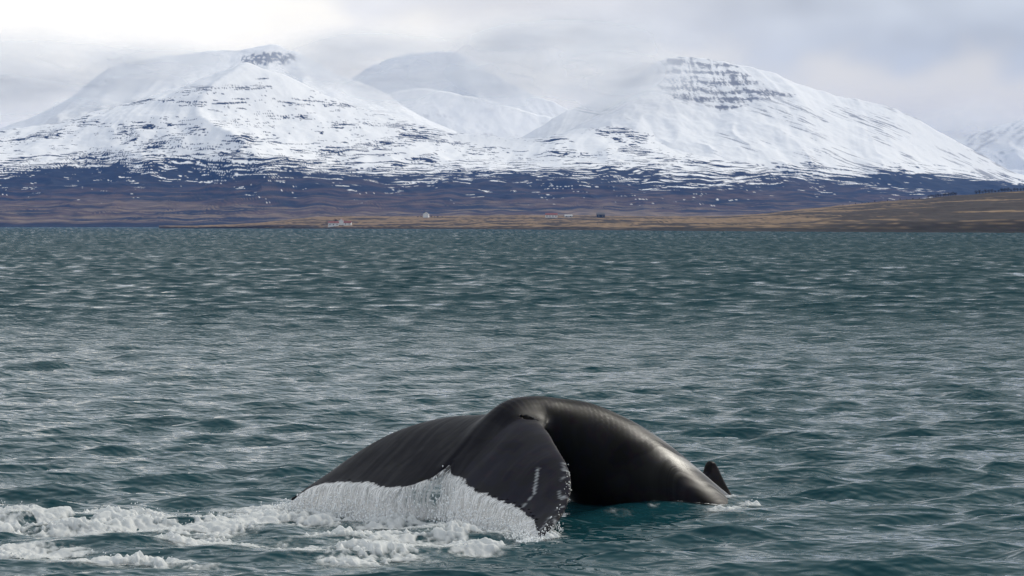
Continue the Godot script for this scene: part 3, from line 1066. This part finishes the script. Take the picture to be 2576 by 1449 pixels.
func spray() -> void:
	var ball := SphereMesh.new()
	ball.radius = 1.0; ball.height = 2.0; ball.radial_segments = 6; ball.rings = 3
	var mm := MultiMesh.new()
	mm.transform_format = MultiMesh.TRANSFORM_3D
	mm.mesh = ball
	var places := []
	for i in 2600:
		var s := rng.randf_range(0.0, 1.1)
		var e := rim(minf(s, 1.1))
		var t := pow(rng.randf(), 0.45)
		var p := w2(e.x - 0.15 - 0.35 * rng.randf() * t, e.y + rng.randfn() * 0.03 + (0.14 * signf(e.y) * t if absf(e.y) > 2.0 else 0.0), lerpf(e.z, 0.0, t))
		places.append([p, rng.randf_range(0.004, 0.011)])
	for i in 5200:
		var x := rng.randf_range(-7.3, 3.4)
		var d := rng.randf_range(29.0, 37.0)
		if froth(x, d) < 0.7: continue
		var p := sea(x, -d, 1.0)
		p.y += 0.04 + absf(rng.randfn()) * 0.05
		places.append([p, rng.randf_range(0.003, 0.008)])
	mm.instance_count = places.size()
	for i in places.size():
		var r: float = places[i][1]
		mm.set_instance_transform(i, Transform3D(Basis.from_scale(Vector3(r, r * rng.randf_range(1.0, 1.8), r)), places[i][0]))
	var o := MultiMeshInstance3D.new()
	o.multimesh = mm
	o.material_override = paint(Color(0.80, 0.82, 0.83), 0.3, 0.4)
	put(o, "spray_droplets")
	tag(o, "fine white spray flung up around the flukes and over the foam", "spray", "", "stuff")

# ------------------------------------------------------------------ farms and bushes on the headland
func block(w: float, h: float, d: float) -> BoxMesh:
	var b := BoxMesh.new()
	b.size = Vector3(w, h, d)
	return b

func gable(w: float, d: float, wall: float, rise: float, eave: float) -> ArrayMesh:      # walls with pointed gable ends
	var st := SurfaceTool.new()
	st.begin(Mesh.PRIMITIVE_TRIANGLES)
	st.set_smooth_group(-1)
	var q := func(a: Vector3, b: Vector3, c: Vector3, e: Vector3):
		for p: Vector3 in [a, b, c, a, c, e]: st.add_vertex(p)
	var x := w / 2.0
	var z := d / 2.0
	q.call(Vector3(-x, 0, z), Vector3(-x, wall, z), Vector3(x, wall, z), Vector3(x, 0, z))
	q.call(Vector3(x, 0, -z), Vector3(x, wall, -z), Vector3(-x, wall, -z), Vector3(-x, 0, -z))
	for s: float in [-1.0, 1.0]:
		q.call(Vector3(s * x, 0, -z * s), Vector3(s * x, wall, -z * s), Vector3(s * x, wall, z * s), Vector3(s * x, 0, z * s))
		for p: Vector3 in [Vector3(s * x, wall, -z * s), Vector3(s * x, wall + rise, 0), Vector3(s * x, wall, z * s)]: st.add_vertex(p)
	st.generate_normals()
	return st.commit()

func roof_mesh(w: float, d: float, wall: float, rise: float) -> ArrayMesh:
	var st := SurfaceTool.new()
	st.begin(Mesh.PRIMITIVE_TRIANGLES)
	st.set_smooth_group(-1)
	var x := w / 2.0 + 0.3
	var z := d / 2.0 + 0.35
	var lo := wall - 0.35 * rise / (d / 2.0)
	for s: float in [-1.0, 1.0]:
		for lift: float in [0.02, 0.22]:
			var a := Vector3(-x * s, lo + lift, z * s)
			var b := Vector3(-x * s, wall + rise + lift, 0)
			var c := Vector3(x * s, wall + rise + lift, 0)
			var e := Vector3(x * s, lo + lift, z * s)
			for p: Vector3 in ([a, b, c, a, c, e] if lift > 0.1 else [a, c, b, a, e, c]): st.add_vertex(p)
		var f := Vector3(-x * s, lo + 0.02, z * s)
		var g := Vector3(x * s, lo + 0.02, z * s)
		var up := Vector3(0, 0.2, 0)
		for p: Vector3 in [f, f + up, g + up, f, g + up, g]: st.add_vertex(p)
	st.generate_normals()
	return st.commit()

func house(called: String, px: float, py: float, w: float, d: float, wall: float, rise: float, turn: float, walls: Material, roofing: Material, label: String, category: String) -> void:
	var p := ground_at(px, py)
	var o := Node3D.new()
	put(o, called)
	o.position = p
	o.rotation.y = deg_to_rad(turn)
	tag(o, label, category)
	part(gable(w, d, wall + 1.0, rise, 0.3), "wall", walls, o).position.y = -1.0
	part(roof_mesh(w, d, wall, rise), "roof", roofing, o)
	var glass := paint(Color(0.03, 0.035, 0.04), 0.15, 0.5)
	var trim := paint(Color(0.6, 0.6, 0.58), 0.7)
	var many := maxi(1, int(w / 3.2))
	for i in many:
		var f := part(block(1.2, 1.3, 0.1), "window", trim, o)
		f.position = Vector3((i + 0.5) / many * w - w / 2.0, wall * 0.55, d / 2.0 + 0.04)
		part(block(0.95, 1.05, 0.06), "pane", glass, f).position = Vector3(0, 0, 0.04)
	var dr := part(block(0.95, 2.0, 0.1), "door", paint(Color(0.06, 0.04, 0.03), 0.6), o)
	dr.position = Vector3(w / 2.0 + 0.04, 1.0, 0)
	dr.rotation.y = PI / 2

# the place on the headland seen in that direction
func ground_at(px: float, py: float) -> Vector3:
	var best := Vector3.ZERO
	var miss := 1e9
	for k in 400:
		var p := land_point(px, k / 399.0)
		var e := absf(HORIZON + (EYE - p.y) / -p.z * F - py)
		if e < miss:
			miss = e
			best = p
	return best

func bush_mesh(sd: int, crown: Vector3, leaves: int) -> ArrayMesh:
	var r := RandomNumberGenerator.new()
	r.seed = sd
	var st := SurfaceTool.new()
	st.begin(Mesh.PRIMITIVE_TRIANGLES)
	for i in leaves:
		var d := Vector3(r.randfn(), r.randfn(), r.randfn()).normalized() * pow(r.randf(), 0.4)
		d *= 0.8 + 0.35 * na.get_noise_3d(d.x * 2.0 + sd, d.y * 2.0, d.z * 2.0)
		var p := Vector3(d.x * crown.x, crown.y * (1.05 + d.y), d.z * crown.z)
		var a := Vector3(r.randfn(), r.randfn(), r.randfn()).normalized() * crown.y * 0.16
		var b := Vector3(r.randfn(), r.randfn(), r.randfn()).normalized() * crown.y * 0.16
		st.add_vertex(p); st.add_vertex(p + a); st.add_vertex(p + b)
	st.generate_normals()
	return st.commit()

func trunk_mesh(sd: int, high: float, wide: float) -> ArrayMesh:
	var r := RandomNumberGenerator.new()
	r.seed = sd
	var st := SurfaceTool.new()
	st.begin(Mesh.PRIMITIVE_TRIANGLES)
	for k in 6:
		var lean := Vector3(r.randf_range(-1, 1) * wide * (0.8 if k else 0.1), high * r.randf_range(0.9, 1.5), r.randf_range(-1, 1) * wide * 0.8)
		var from := Vector3.ZERO if k == 0 else Vector3(0, high * 0.4, 0)
		var thick := high * (0.10 if k == 0 else 0.05)
		for i in 5:
			var a := Vector3(cos(i * TAU / 5.0), 0, sin(i * TAU / 5.0)) * thick
			var b := Vector3(cos((i + 1) * TAU / 5.0), 0, sin((i + 1) * TAU / 5.0)) * thick
			for p: Vector3 in [from + a, from + lean + a * 0.3, from + lean + b * 0.3, from + a, from + lean + b * 0.3, from + b]: st.add_vertex(p)
	st.generate_normals()
	return st.commit()

func bush(called: String, sd: int, crown: Vector3, leaves: Material, bark: Material) -> Node3D:
	var o := Node3D.new()
	put(o, called)
	part(trunk_mesh(sd, crown.y * 0.8, crown.x), "trunk", bark, o)
	part(bush_mesh(sd, crown, 260), "crown", leaves, o)
	return o

func numbered(called: String) -> String:
	if not has_node(called): return called
	var k := 1
	while has_node("%s_%03d" % [called, k]): k += 1
	return "%s_%03d" % [called, k]

func farms() -> void:
	var white := paint(Color(0.74, 0.74, 0.72), 0.8)
	var grey := paint(Color(0.46, 0.48, 0.50), 0.8)
	var dark := paint(Color(0.03, 0.045, 0.07), 0.8)
	var red := paint(Color(0.20, 0.055, 0.045), 0.7)
	var slate := paint(Color(0.09, 0.09, 0.10), 0.7)
	house("farmhouse", 839, 569.5, 12.0, 7.0, 4.0, 1.6, 4, white, red, "long low white farmhouse with a dark red roof nearest the shore", "house")
	house("farmhouse_001", 859, 566.0, 6.5, 7.0, 4.2, 3.0, 86, white, red, "white gabled farmhouse between the long house and the small barn", "house")
	house("barn", 875, 567.0, 8.5, 6.0, 3.0, 1.8, -6, white, red, "small white red-roofed barn at the right end of the farm", "barn")
	house("farmhouse_002", 1072, 547.2, 6.0, 7.0, 4.6, 2.6, 78, white, slate, "lone white house among dark bushes on top of the headland", "house")
	house("shed", 1387, 547.3, 14.0, 7.0, 3.2, 1.8, 0, white, red, "long pale shed with a reddish roof on the flat field", "shed")
	house("shed_001", 1430, 546.8, 9.0, 5.0, 2.0, 1.0, 3, grey, grey, "low grey shed to the right of the long pale shed", "shed")
	house("barn_001", 1511, 547.0, 9.5, 7.0, 3.4, 2.0, 0, dark, slate, "dark blue barn standing alone on the edge of the field", "barn")
	var leaf := paint(Color(0.028, 0.024, 0.022), 0.95, 0.2)
	var pine := paint(Color(0.018, 0.024, 0.020), 0.95, 0.2)
	var bark := paint(Color(0.035, 0.026, 0.02), 0.95, 0.2)
	var t := bush("tall_tree", 1, Vector3(3.2, 3.4, 3.0), pine, bark)
	t.position = ground_at(844, 563.0)
	tag(t, "tallest dark tree behind the white farmhouses", "tree")
	t = bush("round_tree", 2, Vector3(3.0, 2.2, 3.0), pine, bark)
	t.position = ground_at(822, 566.0)
	tag(t, "round dark tree at the left end of the white farm", "tree")
	t = bush("round_tree_001", 3, Vector3(2.0, 2.0, 2.0), pine, bark)
	t.position = ground_at(867, 562.5)
	tag(t, "small dark tree behind the gap between farmhouse and barn", "tree")
	t = bush("wide_bush", 4, Vector3(4.5, 1.3, 3.0), leaf, bark)
	t.position = ground_at(811, 569.5)
	tag(t, "wide low bush near the shore left of the farm", "bush")
	var spots := [[1051, 547, 0.8], [1059, 547, 0.9], [1085, 547.2, 1.0], [1093, 547.3, 0.8], [1101, 547.3, 0.9], [1113, 547.5, 0.7]]
	var proto := bush("bare_bush", 7, Vector3(2.2, 1.5, 2.0), leaf, bark)
	for i in spots.size():
		var o: Node3D = proto
		if i:
			o = proto.duplicate()
			o.name = numbered("bare_bush")
			add_child(o)
		o.position = ground_at(spots[i][0], spots[i][1])
		o.scale = Vector3.ONE * spots[i][2]
		o.rotation.y = i * 1.7
		tag(o, "dark bare bush in the short row either side of the lone white house", "bush", "bushes round the lone white house")
	var crest := bush("crest_bush", 9, Vector3(2.0, 1.6, 2.0), leaf, bark)
	for i in 44:
		var o: Node3D = crest
		if i:
			o = crest.duplicate()
			o.name = numbered("crest_bush")
			add_child(o)
		var px := 2130.0 + i * 4.5
		var big := rng.randf_range(0.25, 0.6)
		if i > 12: 
			px = 2335.0 + (i - 13) * 6.2 if i < 25 else 2455.0 + (i - 25) * 8.0
			big = rng.randf_range(0.75, 1.25) if i < 25 else rng.randf_range(0.6, 1.2)
		else:
			px = 2120.0 + i * 16.0
		o.position = land_point(px, 0.985)
		o.scale = Vector3.ONE * big
		o.rotation.y = i * 2.4
		tag(o, "dark leafless bush in the ragged row along the headland's skyline", "bush", "bushes along the crest of the headland")
